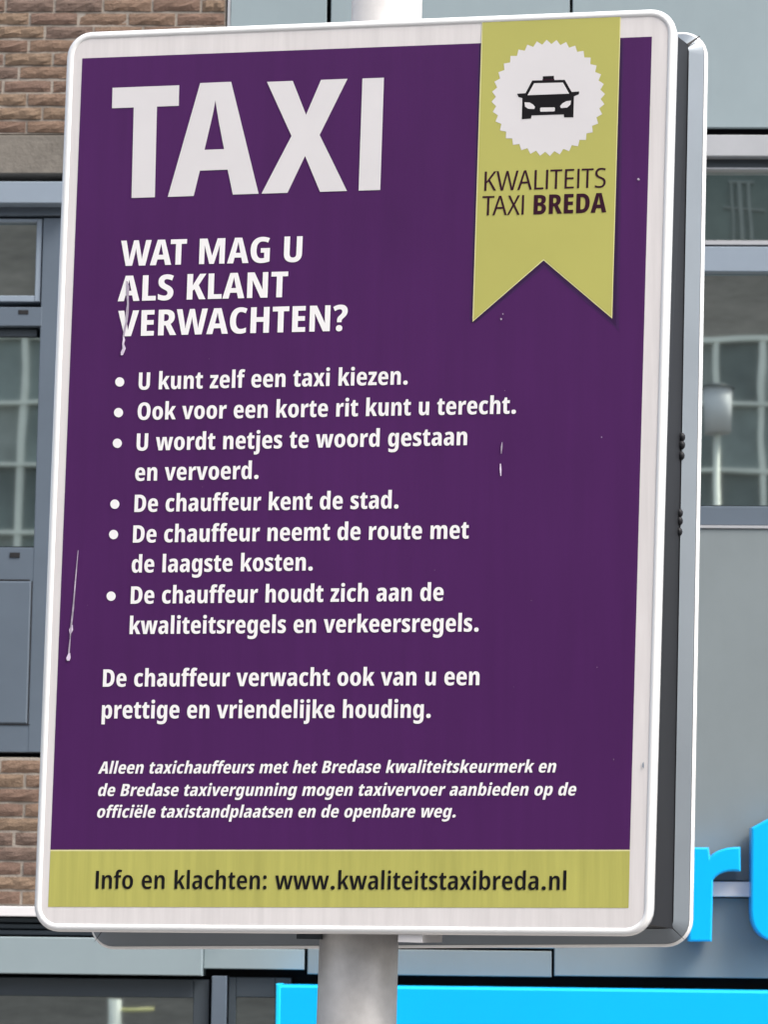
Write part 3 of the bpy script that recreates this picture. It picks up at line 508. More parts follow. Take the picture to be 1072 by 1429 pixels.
GLYPHS = r'''{"b":{" ":[260,[]],".":[291,[[52,76,1,52,123,0,104,165,0,147,165,1,188,165,0,240,122,0,240,76,1,240,31,0,187,-12,0,147,-12,1,104,-12,0,52,31,0]]],"?":[406,[[114,239,1,114,278,1,114,311,0,127,362,0,158,406,0,183,429,1,207,451,0,234,484,0,246,516,0,246,536,1,246,565,0,212,596,0,180,596,1,151,596,0,88,571,0,53,548,1,3,660,1,48,692,0,143,724,0,193,724,1,288,724,0,389,630,0,389,549,1,389,507,0,367,443,0,325,390,0,293,361,1,267,338,0,242,308,0,235,281,0,235,263,1,235,239,1],[91,75,1,91,118,0,136,161,0,176,161,1,215,161,0,260,118,0,260,75,1,260,32,0,214,-12,0,176,-12,1,138,-12,0,91,33,0]]],"A":[580,[[416,0,1,379,159,1,202,159,1,166,0,1,0,0,1,190,715,1,388,715,1,580,0,1],[316,460,1,312,483,0,302,533,0,293,583,0,290,602,1,288,583,0,280,535,0,270,485,0,265,461,1,228,290,1,353,290,1]]],"B":[568,[[272,714,1,394,714,0,511,627,0,511,537,1,511,495,0,486,430,0,441,387,0,411,379,1,411,374,1,447,364,0,498,322,0,525,256,0,525,208,1,525,144,0,469,51,0,367,0,0,296,0,1,67,0,1,67,714,1],[273,430,1,316,430,0,356,474,0,356,515,1,356,553,0,313,591,0,270,591,1,220,591,1,220,430,1],[220,311,1,220,126,1,282,126,1,327,126,0,367,174,0,367,220,1,367,248,0,348,289,0,308,311,0,278,311,1]]],"C":[527,[[332,593,1,301,593,0,253,559,0,220,496,0,203,408,0,203,355,1,203,279,0,234,175,0,295,122,0,340,122,1,376,122,0,444,145,0,477,162,1,477,27,1,442,8,0,363,-10,0,318,-10,1,228,-10,0,106,76,0,44,240,0,44,356,1,44,437,0,82,572,0,153,670,0,257,724,0,323,724,1,370,724,0,459,701,0,501,677,1,457,552,1,428,570,0,367,593,0]]],"D":[607,[[563,370,1,563,251,0,489,85,0,350,0,0,252,0,1,67,0,1,67,714,1,264,714,1,360,714,0,493,635,0,563,482,0],[404,364,1,404,441,0,372,537,0,309,583,0,262,583,1,220,583,1,220,132,1,251,132,1,330,132,0,404,246,0]]],"E":[460,[[416,0,1,67,0,1,67,714,1,416,714,1,416,585,1,220,585,1,220,435,1,403,435,1,403,305,1,220,305,1,220,131,1,416,131,1]]],"G":[617,[[316,408,1,562,408,1,562,31,1,509,11,0,393,-10,0,331,-10,1,240,-10,0,111,77,0,44,242,0,44,359,1,44,472,0,118,635,0,259,724,0,360,724,1,416,724,0,514,700,0,551,679,1,506,554,1,474,574,0,403,593,0,364,593,1,311,593,0,239,536,0,204,430,0,204,355,1,204,282,0,234,178,0,296,122,0,342,122,1,361,122,0,398,127,0,413,132,1,413,281,1,316,281,1]]],"H":[629,[[562,0,1,409,0,1,409,306,1,220,306,1,220,0,1,67,0,1,67,714,1,220,714,1,220,437,1,409,437,1,409,714,1,562,714,1]]],"I":[273,[[60,0,1,60,714,1,213,714,1,213,0,1]]],"K":[559,[[565,0,1,394,0,1,267,284,1,220,247,1,220,0,1,67,0,1,67,714,1,220,714,1,220,393,1,228,413,0,253,461,0,269,488,1,399,714,1,565,714,1,377,395,1]]],"L":[449,[[67,0,1,67,714,1,220,714,1,220,131,1,430,131,1,430,0,1]]],"M":[823,[[347,0,1,205,517,1,201,517,1,203,487,0,207,427,0,209,370,0,209,345,1,209,0,1,67,0,1,67,714,1,277,714,1,411,234,1,414,234,1,548,714,1,757,714,1,757,0,1,611,0,1,611,347,1,611,374,0,613,429,0,616,488,0,617,516,1,613,516,1,470,0,1]]],"N":[676,[[609,0,1,425,0,1,204,489,1,200,489,1,203,456,0,207,392,0,208,337,0,208,314,1,208,0,1,67,0,1,67,714,1,250,714,1,470,235,1,474,235,1,472,267,0,469,327,0,467,382,0,467,404,1,467,714,1,609,714,1]]],"O":[647,[[602,358,1,602,272,0,568,136,0,499,40,0,394,-10,0,324,-10,1,253,-10,0,149,41,0,79,136,0,44,273,0,44,359,1,44,477,0,107,640,0,232,725,0,324,725,1,418,725,0,542,637,0,602,473,0],[204,358,1,204,281,0,230,177,0,284,123,0,324,123,1,364,123,0,417,175,0,442,280,0,442,358,1,442,476,0,385,594,0,324,594,1,284,594,0,230,540,0,204,436,0]]],"R":[556,[[253,714,1,337,714,0,448,667,0,503,575,0,503,505,1,503,462,0,479,390,0,432,334,0,397,313,1,558,0,1,388,0,1,263,274,1,220,274,1,220,0,1,67,0,1,67,714,1],[251,587,1,220,587,1,220,393,1,253,393,1,298,393,0,346,445,0,346,498,1,346,528,0,325,568,0,284,587,0]]],"S":[473,[[443,212,1,443,148,0,388,48,0,286,-10,0,214,-10,1,180,-10,0,120,-2,0,63,17,0,34,32,1,34,183,1,77,157,0,169,128,0,209,128,1,235,128,0,270,146,0,288,177,0,288,197,1,288,218,0,271,250,0,227,284,0,184,307,1,139,332,0,74,387,0,39,463,0,39,521,1,38,583,0,91,674,0,190,724,0,258,724,1,307,724,0,399,699,0,441,677,1,397,545,1,360,566,0,292,588,0,262,588,1,239,588,0,208,573,0,193,545,0,193,528,1,193,505,0,210,473,0,257,441,0,301,416,1,347,391,0,410,334,0,443,261,0]]],"T":[473,[[313,0,1,160,0,1,160,582,1,17,582,1,17,714,1,456,714,1,456,582,1,313,582,1]]],"U":[613,[[550,246,1,550,164,0,494,49,0,385,-10,0,305,-10,1,187,-10,0,63,118,0,63,243,1,63,714,1,216,714,1,216,250,1,216,183,0,262,123,0,307,123,1,338,123,0,378,149,0,397,205,0,397,251,1,397,714,1,550,714,1]]],"V":[563,[[563,714,1,369,0,1,192,0,1,0,714,1,163,714,1,251,329,1,256,307,0,268,244,0,278,182,0,280,161,1,283,182,0,293,243,0,305,306,0,311,329,1,400,714,1]]],"W":[839,[[835,714,1,688,0,1,511,0,1,446,322,1,442,339,0,435,382,0,427,429,0,422,477,0,420,500,1,418,481,0,412,436,0,405,387,0,397,341,0,394,322,1,328,0,1,153,0,1,4,714,1,154,714,1,220,364,1,223,345,0,231,296,0,239,243,0,246,191,0,248,169,1,251,195,0,260,253,0,270,309,0,279,359,0,283,378,1,354,714,1,485,714,1,553,378,1,557,358,0,567,307,0,576,250,0,584,194,0,587,169,1,589,197,0,599,264,0,610,334,0,616,363,1,683,714,1]]],"X":[536,[[535,0,1,367,0,1,267,231,1,164,0,1,1,0,1,178,362,1,13,714,1,175,714,1,265,494,1,352,714,1,517,714,1,354,362,1]]],"a":[505,[[269,559,1,355,559,0,449,460,0,449,363,1,449,0,1,343,0,1,318,73,1,315,73,1,296,45,0,255,8,0,203,-10,0,167,-10,1,121,-10,0,60,37,0,30,117,0,30,164,1,30,251,0,131,338,0,227,342,1,302,345,1,302,363,1,302,405,0,271,444,0,239,444,1,213,444,0,152,424,0,116,404,1,76,511,1,116,534,0,213,559,0],[263,249,1,219,247,0,178,208,0,178,171,1,178,138,0,205,105,0,228,105,1,260,105,0,302,158,0,302,203,1,302,251,1]]],"b":[538,[[205,579,1,205,559,0,202,509,0,200,478,1,205,478,1,228,519,0,290,559,0,332,559,1,410,559,0,501,411,0,501,276,1,501,186,0,460,58,0,383,-10,0,329,-10,1,287,-10,0,231,22,0,205,57,1,197,57,1,175,0,1,58,0,1,58,760,1,205,760,1],[281,434,1,254,434,0,220,402,0,205,339,0,205,292,1,205,265,1,205,186,0,241,112,0,282,112,1,316,112,0,351,194,0,351,277,1,351,356,0,317,434,0]]],"c":[438,[[261,-10,1,189,-10,0,88,50,0,37,175,0,37,272,1,37,359,0,89,488,0,190,559,0,266,559,1,310,559,0,383,540,0,414,521,1,373,405,1,348,420,0,299,435,0,274,435,1,247,435,0,208,398,0,187,326,0,187,272,1,187,220,0,207,149,0,247,114,0,276,114,1,309,114,0,371,137,0,401,158,1,401,34,1,372,12,0,302,-10,0]]],"d":[538,[[209,-10,1,128,-10,0,37,140,0,37,275,1,37,410,0,128,559,0,207,559,1,235,559,0,281,541,0,319,506,0,333,478,1,338,478,1,336,509,0,333,562,0,333,581,1,333,760,1,480,760,1,480,0,1,364,0,1,340,60,1,333,60,1,317,37,0,282,6,0,238,-10,0],[257,112,1,299,112,0,335,183,0,336,259,1,336,287,1,336,362,0,300,434,0,257,434,1,223,434,0,186,354,0,186,276,1,186,193,0,224,112,0]]],"e":[498,[[255,558,1,321,558,0,415,499,0,464,388,0,464,309,1,464,232,1,183,232,1,184,169,0,237,106,0,291,106,1,330,106,0,399,125,0,437,147,1,437,29,1,401,9,0,321,-10,0,271,-10,1,193,-10,0,89,55,0,37,181,0,37,272,1,37,365,0,88,492,0,185,558,0],[258,447,1,226,447,0,186,394,0,184,335,1,328,335,1,328,370,0,311,420,0,281,447,0]]],"f":[329,[[320,430,1,224,430,1,224,0,1,76,0,1,76,430,1,10,430,1,10,507,1,77,548,1,77,563,1,77,669,0,151,765,0,232,765,1,265,765,0,318,754,0,351,741,1,320,635,1,307,639,0,278,645,0,264,645,1,243,645,0,224,611,0,224,572,1,224,549,1,320,549,1]]],"g":[538,[[210,559,1,253,559,0,311,522,0,334,480,1,341,480,1,354,549,1,480,549,1,480,27,1,480,-59,0,428,-178,0,317,-240,0,229,-240,1,179,-240,0,98,-222,0,62,-202,1,62,-75,1,105,-96,0,183,-116,0,224,-116,1,276,-116,0,333,-68,0,333,-14,1,333,-4,1,333,12,0,336,54,0,338,72,1,333,72,1,311,30,0,251,-10,0,206,-10,1,128,-10,0,37,138,0,37,271,1,37,408,0,129,559,0],[257,435,1,234,435,0,203,398,0,187,325,0,187,269,1,187,191,0,223,114,0,259,114,1,279,114,0,308,131,0,327,165,0,336,218,0,336,253,1,336,280,1,336,334,0,320,403,0,285,435,0]]],"h":[544,[[205,607,1,205,572,0,200,507,0,195,480,1,203,480,1,215,507,0,252,542,0,301,559,0,330,559,1,380,559,0,450,514,0,488,426,0,488,360,1,488,0,1,341,0,1,341,317,1,341,375,0,314,431,0,285,431,1,253,431,0,219,394,0,205,316,0,205,258,1,205,0,1,58,0,1,58,760,1,205,760,1]]],"i":[265,[[206,549,1,206,0,1,58,0,1,58,549,1],[132,767,1,171,767,0,212,729,0,212,689,1,212,649,0,170,611,0,132,611,1,95,611,0,53,649,0,53,689,1,53,729,0,93,767,0]]],"j":[264,[[44,-240,1,24,-240,0,-18,-235,0,-36,-229,1,-36,-106,1,-24,-110,0,-1,-114,0,10,-114,1,34,-114,0,58,-79,0,58,-40,1,58,549,1,206,549,1,206,-54,1,206,-115,0,169,-197,0,97,-239,0],[53,689,1,53,729,0,93,767,0,132,767,1,171,767,0,211,729,0,211,689,1,211,649,0,170,611,0,132,611,1,95,611,0,53,649,0]]],"k":[522,[[205,439,1,205,405,0,202,334,0,198,301,1,201,301,1,208,315,0,224,343,0,239,369,0,246,379,1,356,549,1,516,549,1,359,320,1,524,0,1,360,0,1,257,215,1,205,169,1,205,0,1,58,0,1,58,760,1,205,760,1]]],"l":[263,[[205,0,1,58,0,1,58,760,1,205,760,1]]],"m":[813,[[603,559,1,680,559,0,757,462,0,757,359,1,757,0,1,610,0,1,610,315,1,610,376,0,582,432,0,554,432,1,512,432,0,481,352,0,481,271,1,481,0,1,334,0,1,334,316,1,334,355,0,322,407,0,298,432,0,279,432,1,250,432,0,218,392,0,205,314,0,205,255,1,205,0,1,58,0,1,58,549,1,173,549,1,190,480,1,198,480,1,210,506,0,249,540,0,302,559,0,335,559,1,386,559,0,448,517,0,462,482,1,471,482,1,492,520,0,558,559,0]]],"n":[544,[[331,559,1,405,559,0,488,458,0,488,360,1,488,0,1,341,0,1,341,317,1,341,374,0,316,432,0,282,432,1,238,432,0,205,351,0,205,257,1,205,0,1,58,0,1,58,549,1,173,549,1,190,479,1,198,479,1,212,505,0,250,541,0,301,559,0]]],"o":[528,[[491,276,1,491,217,0,465,114,0,410,35,0,323,-10,0,263,-10,1,207,-10,0,122,34,0,65,112,0,37,216,0,37,276,1,37,360,0,86,487,0,187,559,0,265,559,1,333,559,0,434,493,0,491,367,0],[187,275,1,187,222,0,203,148,0,237,111,0,264,111,1,292,111,0,326,148,0,341,221,0,341,276,1,341,330,0,326,402,0,292,438,0,264,438,1,224,438,0,187,357,0]]],"p":[538,[[329,559,1,410,559,0,501,410,0,501,274,1,501,185,0,459,57,0,383,-10,0,332,-10,1,303,-10,0,256,8,0,219,43,0,205,68,1,200,68,1,202,38,0,205,-10,0,205,-28,1,205,-240,1,58,-240,1,58,549,1,176,549,1,198,478,1,205,478,1,222,508,0,258,544,0,302,559,0],[281,437,1,254,437,0,221,406,0,205,340,0,205,288,1,205,262,1,205,212,0,221,147,0,254,115,0,281,115,1,305,115,0,336,150,0,351,220,0,351,273,1,351,357,0,316,437,0]]],"r":[380,[[322,559,1,334,559,0,358,556,0,371,553,1,357,400,1,347,403,0,323,406,0,306,406,1,283,406,0,247,390,0,219,358,0,206,310,0,206,278,1,206,0,1,58,0,1,58,549,1,171,549,1,192,460,1,199,460,1,211,485,0,247,531,0,295,559,0]]],"s":[411,[[381,164,1,381,108,0,337,30,0,252,-10,0,190,-10,1,146,-10,0,68,5,0,32,21,1,32,157,1,64,138,0,143,113,0,178,113,1,208,113,0,237,134,0,237,155,1,237,168,0,224,189,0,184,215,0,145,233,1,108,252,0,57,298,0,31,361,0,31,401,1,31,476,0,129,559,0,215,559,1,259,559,0,335,536,0,375,515,1,335,406,1,308,422,0,249,445,0,220,445,1,197,445,0,173,426,0,173,409,1,173,396,0,185,378,0,224,354,0,261,334,1,298,315,0,352,269,0,381,207,0]]],"t":[355,[[264,115,1,281,115,0,316,124,0,335,132,1,335,17,1,310,5,0,254,-10,0,219,-10,1,169,-10,0,103,28,0,71,108,0,71,171,1,71,430,1,13,430,1,13,504,1,83,545,1,119,663,1,218,663,1,218,549,1,328,549,1,328,430,1,218,430,1,218,177,1,218,146,0,241,115,0]]],"u":[544,[[487,549,1,487,0,1,372,0,1,355,69,1,347,69,1,333,43,0,294,7,0,245,-10,0,214,-10,1,164,-10,0,93,37,0,56,127,0,56,191,1,56,549,1,204,549,1,204,235,1,204,177,0,229,118,0,259,118,1,293,118,0,327,156,0,339,228,0,339,279,1,339,549,1]]],"v":[490,[[167,0,1,2,549,1,155,549,1,224,258,1,228,241,0,234,206,0,240,169,0,241,150,1,245,150,1,246,165,0,251,199,0,258,235,0,262,253,1,335,549,1,488,549,1,323,0,1]]],"w":[744,[[395,262,1,391,286,0,382,340,0,376,393,0,373,413,1,369,413,1,367,390,0,359,336,0,351,283,0,347,262,1,295,0,1,130,0,1,7,549,1,154,549,1,193,345,1,198,319,0,207,255,0,214,190,0,216,160,1,220,160,1,222,180,0,226,222,0,233,267,0,241,313,0,245,335,1,289,549,1,456,549,1,498,333,1,503,304,0,513,243,0,522,185,0,523,161,1,527,161,1,529,187,0,535,246,0,545,307,0,549,334,1,592,549,1,737,549,1,612,0,1,445,0,1]]],"x":[485,[[148,281,1,13,549,1,175,549,1,243,390,1,311,549,1,472,549,1,338,280,1,478,0,1,316,0,1,241,171,1,167,0,1,7,0,1]]],"z":[402,[[382,0,1,20,0,1,20,89,1,208,428,1,31,428,1,31,549,1,374,549,1,374,452,1,192,121,1,382,121,1]]],"ë":[498,[[255,558,1,321,558,0,415,499,0,464,388,0,464,309,1,464,232,1,183,232,1,184,169,0,237,106,0,291,106,1,330,106,0,399,125,0,437,147,1,437,29,1,401,9,0,321,-10,0,271,-10,1,193,-10,0,89,55,0,37,181,0,37,272,1,37,365,0,88,492,0,185,558,0],[258,447,1,226,447,0,186,394,0,184,335,1,328,335,1,328,370,0,311,420,0,281,447,0],[88,685,1,88,720,0,125,756,0,154,756,1,185,756,0,222,719,0,222,685,1,222,652,0,185,615,0,154,615,1,125,615,0,88,651,0],[282,685,1,282,720,0,319,756,0,349,756,1,380,756,0,417,719,0,417,685,1,417,652,0,380,615,0,349,615,1,319,615,0,282,652,0]]]},"i":{" ":[260,[]],".":[280,[[62,65,1,62,107,0,106,143,0,140,143,1,173,143,0,218,107,0,218,65,1,218,24,0,173,-13,0,140,-13,1,106,-13,0,62,24,0]]],":":[254,[[57,65,1,57,103,0,94,141,0,128,141,1,160,141,0,197,104,0,197,65,1,197,27,0,158,-11,0,128,-11,1,95,-11,0,57,28,0],[57,473,1,57,512,0,94,549,0,128,549,1,160,549,0,197,512,0,197,473,1,197,435,0,158,397,0,128,397,1,95,397,0,57,436,0]]],"I":[239,[[60,0,1,60,714,1,179,714,1,179,0,1]]],"a":[477,[[250,553,1,333,553,0,416,457,0,416,363,1,416,0,1,331,0,1,312,74,1,309,74,1,292,46,0,252,8,0,202,-10,0,168,-10,1,123,-10,0,63,35,0,33,111,0,33,157,1,33,240,0,134,328,0,230,332,1,301,335,1,301,361,1,301,413,0,266,461,0,229,461,1,203,461,0,144,442,0,111,424,1,78,509,1,114,530,0,201,553,0],[254,256,1,200,253,0,150,206,0,150,161,1,150,120,0,183,81,0,211,81,1,251,81,0,301,148,0,301,207,1,301,258,1]]],"b":[517,[[179,565,1,179,545,0,176,498,0,175,472,1,179,472,1,202,512,0,264,552,0,307,552,1,387,552,0,477,408,0,477,272,1,477,183,0,436,56,0,360,-10,0,306,-10,1,263,-10,0,204,26,0,179,63,1,173,63,1,155,0,1,64,0,1,64,760,1,179,760,1],[273,454,1,237,454,0,196,413,0,179,337,0,179,283,1,179,262,1,179,173,0,223,87,0,274,87,1,317,87,0,359,179,0,359,274,1,359,364,0,317,454,0]]],"c":[408,[[250,-10,1,183,-10,0,89,50,0,41,174,0,41,268,1,41,357,0,90,484,0,184,553,0,254,553,1,293,553,0,358,536,0,384,521,1,351,428,1,328,441,0,283,454,0,260,454,1,227,454,0,182,412,0,159,330,0,159,269,1,159,209,0,182,128,0,228,88,0,261,88,1,291,88,0,347,107,0,374,123,1,374,26,1,349,9,0,285,-10,0]]],"d":[517,[[213,-10,1,131,-10,0,41,136,0,41,271,1,41,406,0,131,553,0,210,553,1,239,553,0,286,535,0,325,499,0,339,473,1,344,473,1,342,499,0,339,545,0,339,562,1,339,760,1,454,760,1,454,0,1,363,0,1,345,65,1,339,65,1,324,41,0,288,7,0,242,-10,0],[246,86,1,295,86,0,341,168,0,341,252,1,341,280,1,341,369,0,297,454,0,245,454,1,202,454,0,158,360,0,158,272,1,158,180,0,202,86,0]]],"e":[475,[[244,552,1,306,552,0,392,491,0,437,382,0,437,309,1,437,242,1,156,242,1,157,163,0,216,83,0,275,83,1,312,83,0,377,102,0,413,122,1,413,27,1,379,8,0,306,-10,0,261,-10,1,187,-10,0,89,58,0,41,183,0,41,268,1,41,360,0,88,486,0,179,552,0],[245,462,1,206,462,0,160,396,0,157,326,1,328,326,1,328,366,0,310,427,0,273,462,0]]],"f":[301,[[291,449,1,194,449,1,194,0,1,79,0,1,79,449,1,10,449,1,10,509,1,79,544,1,79,567,1,79,667,0,147,765,0,224,765,1,253,765,0,299,755,0,326,745,1,300,658,1,287,663,0,258,669,0,244,669,1,217,669,0,195,626,0,194,573,1,194,543,1,291,543,1]]],"h":[519,[[179,575,1,179,547,0,175,495,0,171,472,1,178,472,1,190,499,0,228,535,0,277,553,0,305,553,1,355,553,0,423,509,0,457,424,0,457,360,1,457,0,1,342,0,1,342,332,1,342,395,0,310,452,0,274,452,1,239,452,0,197,412,0,179,330,0,179,268,1,179,0,1,64,0,1,64,760,1,179,760,1]]],"i":[243,[[179,543,1,179,0,1,64,0,1,64,543,1],[122,753,1,153,753,0,186,719,0,186,685,1,186,651,0,152,618,0,122,618,1,93,618,0,58,651,0,58,685,1,58,720,0,91,753,0]]],"k":[476,[[179,409,1,179,379,0,175,317,0,173,289,1,176,289,1,183,301,0,198,326,0,213,351,0,219,361,1,340,543,1,465,543,1,312,322,1,475,0,1,347,0,1,233,238,1,179,183,1,179,0,1,64,0,1,64,760,1,179,760,1]]],"l":[242,[[179,0,1,64,0,1,64,760,1,179,760,1]]],"n":[519,[[306,553,1,379,553,0,457,457,0,457,360,1,457,0,1,342,0,1,342,332,1,342,392,0,311,453,0,273,453,1,221,453,0,179,366,0,179,268,1,179,0,1,64,0,1,64,543,1,154,543,1,168,471,1,174,471,1,188,498,0,227,535,0,277,553,0]]],"o":[505,[[464,272,1,464,211,0,438,108,0,387,32,0,306,-10,0,251,-10,1,200,-10,0,121,32,0,68,107,0,41,211,0,41,272,1,41,359,0,87,485,0,182,553,0,253,553,1,318,553,0,412,488,0,464,364,0],[158,272,1,158,212,0,178,129,0,220,86,0,253,86,1,286,86,0,327,128,0,347,211,0,347,272,1,347,334,0,327,415,0,286,457,0,253,457,1,203,457,0,158,364,0]]],"r":[355,[[296,553,1,307,553,0,332,550,0,345,546,1,332,428,1,322,432,0,299,435,0,285,435,1,262,435,0,223,413,0,194,372,0,179,315,0,179,280,1,179,0,1,64,0,1,64,543,1,153,543,1,169,452,1,175,452,1,187,480,0,223,526,0,269,553,0]]],"s":[391,[[359,154,1,359,102,0,317,28,0,237,-10,0,180,-10,1,138,-10,0,65,6,0,34,21,1,34,131,1,63,112,0,137,88,0,173,88,1,209,88,0,246,119,0,246,148,1,246,165,0,230,192,0,191,220,0,153,238,1,116,257,0,62,302,0,34,362,0,34,403,1,34,473,0,128,553,0,207,553,1,248,553,0,319,533,0,354,513,1,319,425,1,293,441,0,238,461,0,209,461,1,179,461,0,145,433,0,145,408,1,145,392,0,160,367,0,201,340,0,237,321,1,275,301,0,329,256,0,359,197,0]]],"t":[319,[[239,89,1,254,89,0,285,97,0,301,102,1,301,12,1,281,2,0,233,-10,0,204,-10,1,160,-10,0,101,25,0,72,97,0,72,155,1,72,449,1,15,449,1,15,508,1,79,541,1,110,660,1,187,660,1,187,543,1,294,543,1,294,449,1,187,449,1,187,162,1,187,125,0,211,89,0]]],"w":[695,[[371,291,1,367,313,0,358,362,0,352,409,0,349,428,1,346,428,1,343,408,0,336,360,0,328,311,0,323,290,1,261,0,1,131,0,1,8,543,1,124,543,1,172,305,1,178,278,0,188,218,0,196,157,0,199,129,1,202,129,1,204,147,0,210,187,0,216,230,0,225,275,0,229,297,1,283,543,1,413,543,1,466,295,1,471,271,0,481,215,0,490,157,0,493,129,1,496,129,1,498,149,0,504,198,0,513,252,0,518,278,1,574,543,1,687,543,1,562,0,1,431,0,1]]],"x":[447,[[152,278,1,18,543,1,144,543,1,225,366,1,305,543,1,431,543,1,296,277,1,437,0,1,311,0,1,222,190,1,135,0,1,11,0,1]]]},"l":{" ":[260,[]],"A":[498,[[420,0,1,354,233,1,144,233,1,78,0,1,0,0,1,207,715,1,290,715,1,498,0,1],[271,545,1,267,560,0,258,595,0,251,631,0,248,645,1,245,629,0,238,594,0,230,561,0,226,545,1,160,301,1,337,301,1]]],"E":[449,[[399,0,1,82,0,1,82,714,1,399,714,1,399,648,1,156,648,1,156,406,1,384,406,1,384,340,1,156,340,1,156,67,1,399,67,1]]],"I":[194,[[60,0,1,60,714,1,134,714,1,134,0,1]]],"K":[490,[[492,0,1,408,0,1,217,344,1,156,275,1,156,0,1,82,0,1,82,714,1,156,714,1,156,350,1,168,370,0,205,423,0,228,458,1,400,714,1,483,714,1,269,401,1]]],"L":[416,[[82,0,1,82,714,1,156,714,1,156,67,1,396,67,1,396,0,1]]],"S":[454,[[412,192,1,412,130,0,361,40,0,268,-10,0,205,-10,1,173,-10,0,115,-3,0,65,11,0,43,21,1,43,96,1,77,79,0,163,58,0,204,58,1,247,58,0,306,91,0,337,149,0,337,186,1,337,224,0,311,274,0,252,314,0,203,336,1,156,358,0,86,409,0,49,483,0,49,539,1,49,596,0,99,679,0,188,725,0,245,724,1,291,724,0,371,704,0,402,689,1,378,622,1,345,639,0,278,656,0,245,656,1,207,656,0,153,627,0,124,576,0,124,541,1,124,502,0,151,452,0,208,414,0,254,392,1,306,369,0,376,315,0,412,243,0]]],"T":[429,[[251,0,1,177,0,1,177,647,1,9,647,1,9,714,1,419,714,1,419,647,1,251,647,1]]],"W":[774,[[767,714,1,604,0,1,520,0,1,409,481,1,407,494,0,400,525,0,394,558,0,388,594,0,386,613,1,384,599,0,380,568,0,374,534,0,367,500,0,363,482,1,254,0,1,170,0,1,8,714,1,84,714,1,185,253,1,190,228,0,199,182,0,207,140,0,213,103,0,214,88,1,217,108,0,224,150,0,233,193,0,241,234,0,245,253,1,350,714,1,422,714,1,528,253,1,533,233,0,541,192,0,549,151,0,556,109,0,559,87,1,562,116,0,571,172,0,582,227,0,588,253,1,691,714,1]]],"X":[446,[[441,0,1,360,0,1,226,308,1,83,0,1,6,0,1,185,373,1,24,714,1,103,714,1,228,434,1,354,714,1,432,714,1,270,370,1]]]}}'''
GL = json.loads(GLYPHS)
def flatten(ct):
    pts = [(ct[i], ct[i + 1], ct[i + 2]) for i in range(0, len(ct), 3)]
    q = []
    for i, p in enumerate(pts):
        nx_ = pts[(i + 1) % len(pts)]; q.append(p)
        if not p[2] and not nx_[2]: q.append(((p[0] + nx_[0]) / 2, (p[1] + nx_[1]) / 2, 1))
    k = next(i for i, p in enumerate(q) if p[2]); q = q[k:] + q[:k]; out = []
    i = 0
    while i < len(q):
        p = q[i]
        if p[2]: out.append(p[:2]); i += 1
        else:
            a = out[-1]; c = q[(i + 1) % len(q)]
            for t in (.25, .5, .75): out.append(((1 - t) ** 2 * a[0] + 2 * t * (1 - t) * p[0] + t * t * c[0], (1 - t) ** 2 * a[1] + 2 * t * (1 - t) * p[1] + t * t * c[1]))
            i += 1
    return out
def ar(P): return sum(P[i][0] * P[(i + 1) % len(P)][1] - P[(i + 1) % len(P)][0] * P[i][1] for i in range(len(P))) / 2
def inside(p, P):
    r = False
    for i in range(len(P)):
        a, b = P[i], P[i - 1]
        if (a[1] > p[1]) != (b[1] > p[1]) and p[0] < (b[0] - a[0]) * (p[1] - a[1]) / (b[1] - a[1]) + a[0]: r = not r
    return r
def glyph_tris(font, ch):
    cs = [flatten(c) for c in GL[font][ch][1]]
    outs = [c for c in cs if ar(c) < 0]; holes = [c for c in cs if ar(c) >= 0]; res = []
    for k, oc in enumerate(outs):
        hs = [h for h in holes if inside(h[0], oc)]
        pl = [oc] + hs; T_ = tessellate_polygon([[Vector((x, y, 0)) for x, y in c] for c in pl])
        res.append(([p for c in pl for p in c], [tuple(t) for t in T_], k))
    return res
KERN = {('T', 'A'): -60, ('W', 'A'): -30, ('A', 'T'): -50, ('A', 'V'): -35, ('L', 'T'): -45, ('R', 'W'): -8, ('K', 'W'): -12}
def text(line, L, R, cap, m, font='b', shear=0.0, track=0, name='word', depth=0.0009):
    a = Vector(uv(*L)); b = Vector(uv(*R))
    x = 0; words = [[]]; lo = 1e9; hi = -1e9; prev = None
    for ch in line:
        x += KERN.get((prev, ch), 0) + track
        if ch == ' ':
            x += GL['b'].get(' ', [190])[0]; words.append([])
        else:
            g = glyph_tris(font, ch)
            xs = [p[0] + shear * p[1] for pts, _, _ in g for p in pts]
            lo = min(lo, x + min(xs)); hi = max(hi, x + max(xs)); words[-1].append((x, g)); x += GL[font][ch][0]
        prev = ch
    e = (b - a); s = e.length / (hi - lo); e.normalize(); nrm = Vector((-e.y, e.x)); sy = cap / 984.0 / 714
    for items in words:                                  # one printed word, one part
        vs = []; fs = []
        for x_, g in items:
            for pts, tr, k in g:
                base = len(vs)
                for p in pts:
                    q_ = a + e * ((x_ + p[0] + shear * p[1] - lo) * s) + nrm * (p[1] * sy)
                    vs.append(sp_(q_.x, q_.y, D0 - depth - k * .00008))
                fs += [tuple(base + i for i in t) for t in tr]
        mesh(name, vs, fs, m, fb)
def letter_quad(ch, BL, BR_, TL, m):
    """one big letter: lower left, lower right of its box and upper left, in photo pixels"""
    a, b, c = Vector(uv(*BL)), Vector(uv(*BR_)), Vector(uv(*TL)); g = glyph_tris('b', ch)
    xs = [p[0] for pts, _, _ in g for p in pts]; x0, x1 = min(xs), max(xs); vs = []; fs = []
    for pts, tr, k in g:
        base = len(vs)
        for p in pts:
            q_ = a + (b - a) * ((p[0] - x0) / (x1 - x0)) + (c - a) * (p[1] / 714); vs.append(sp_(q_.x, q_.y, D0 - .0009 - k * .00008))
        fs += [tuple(base + i for i in t) for t in tr]
    return mesh('letter', vs, fs, m, fb)
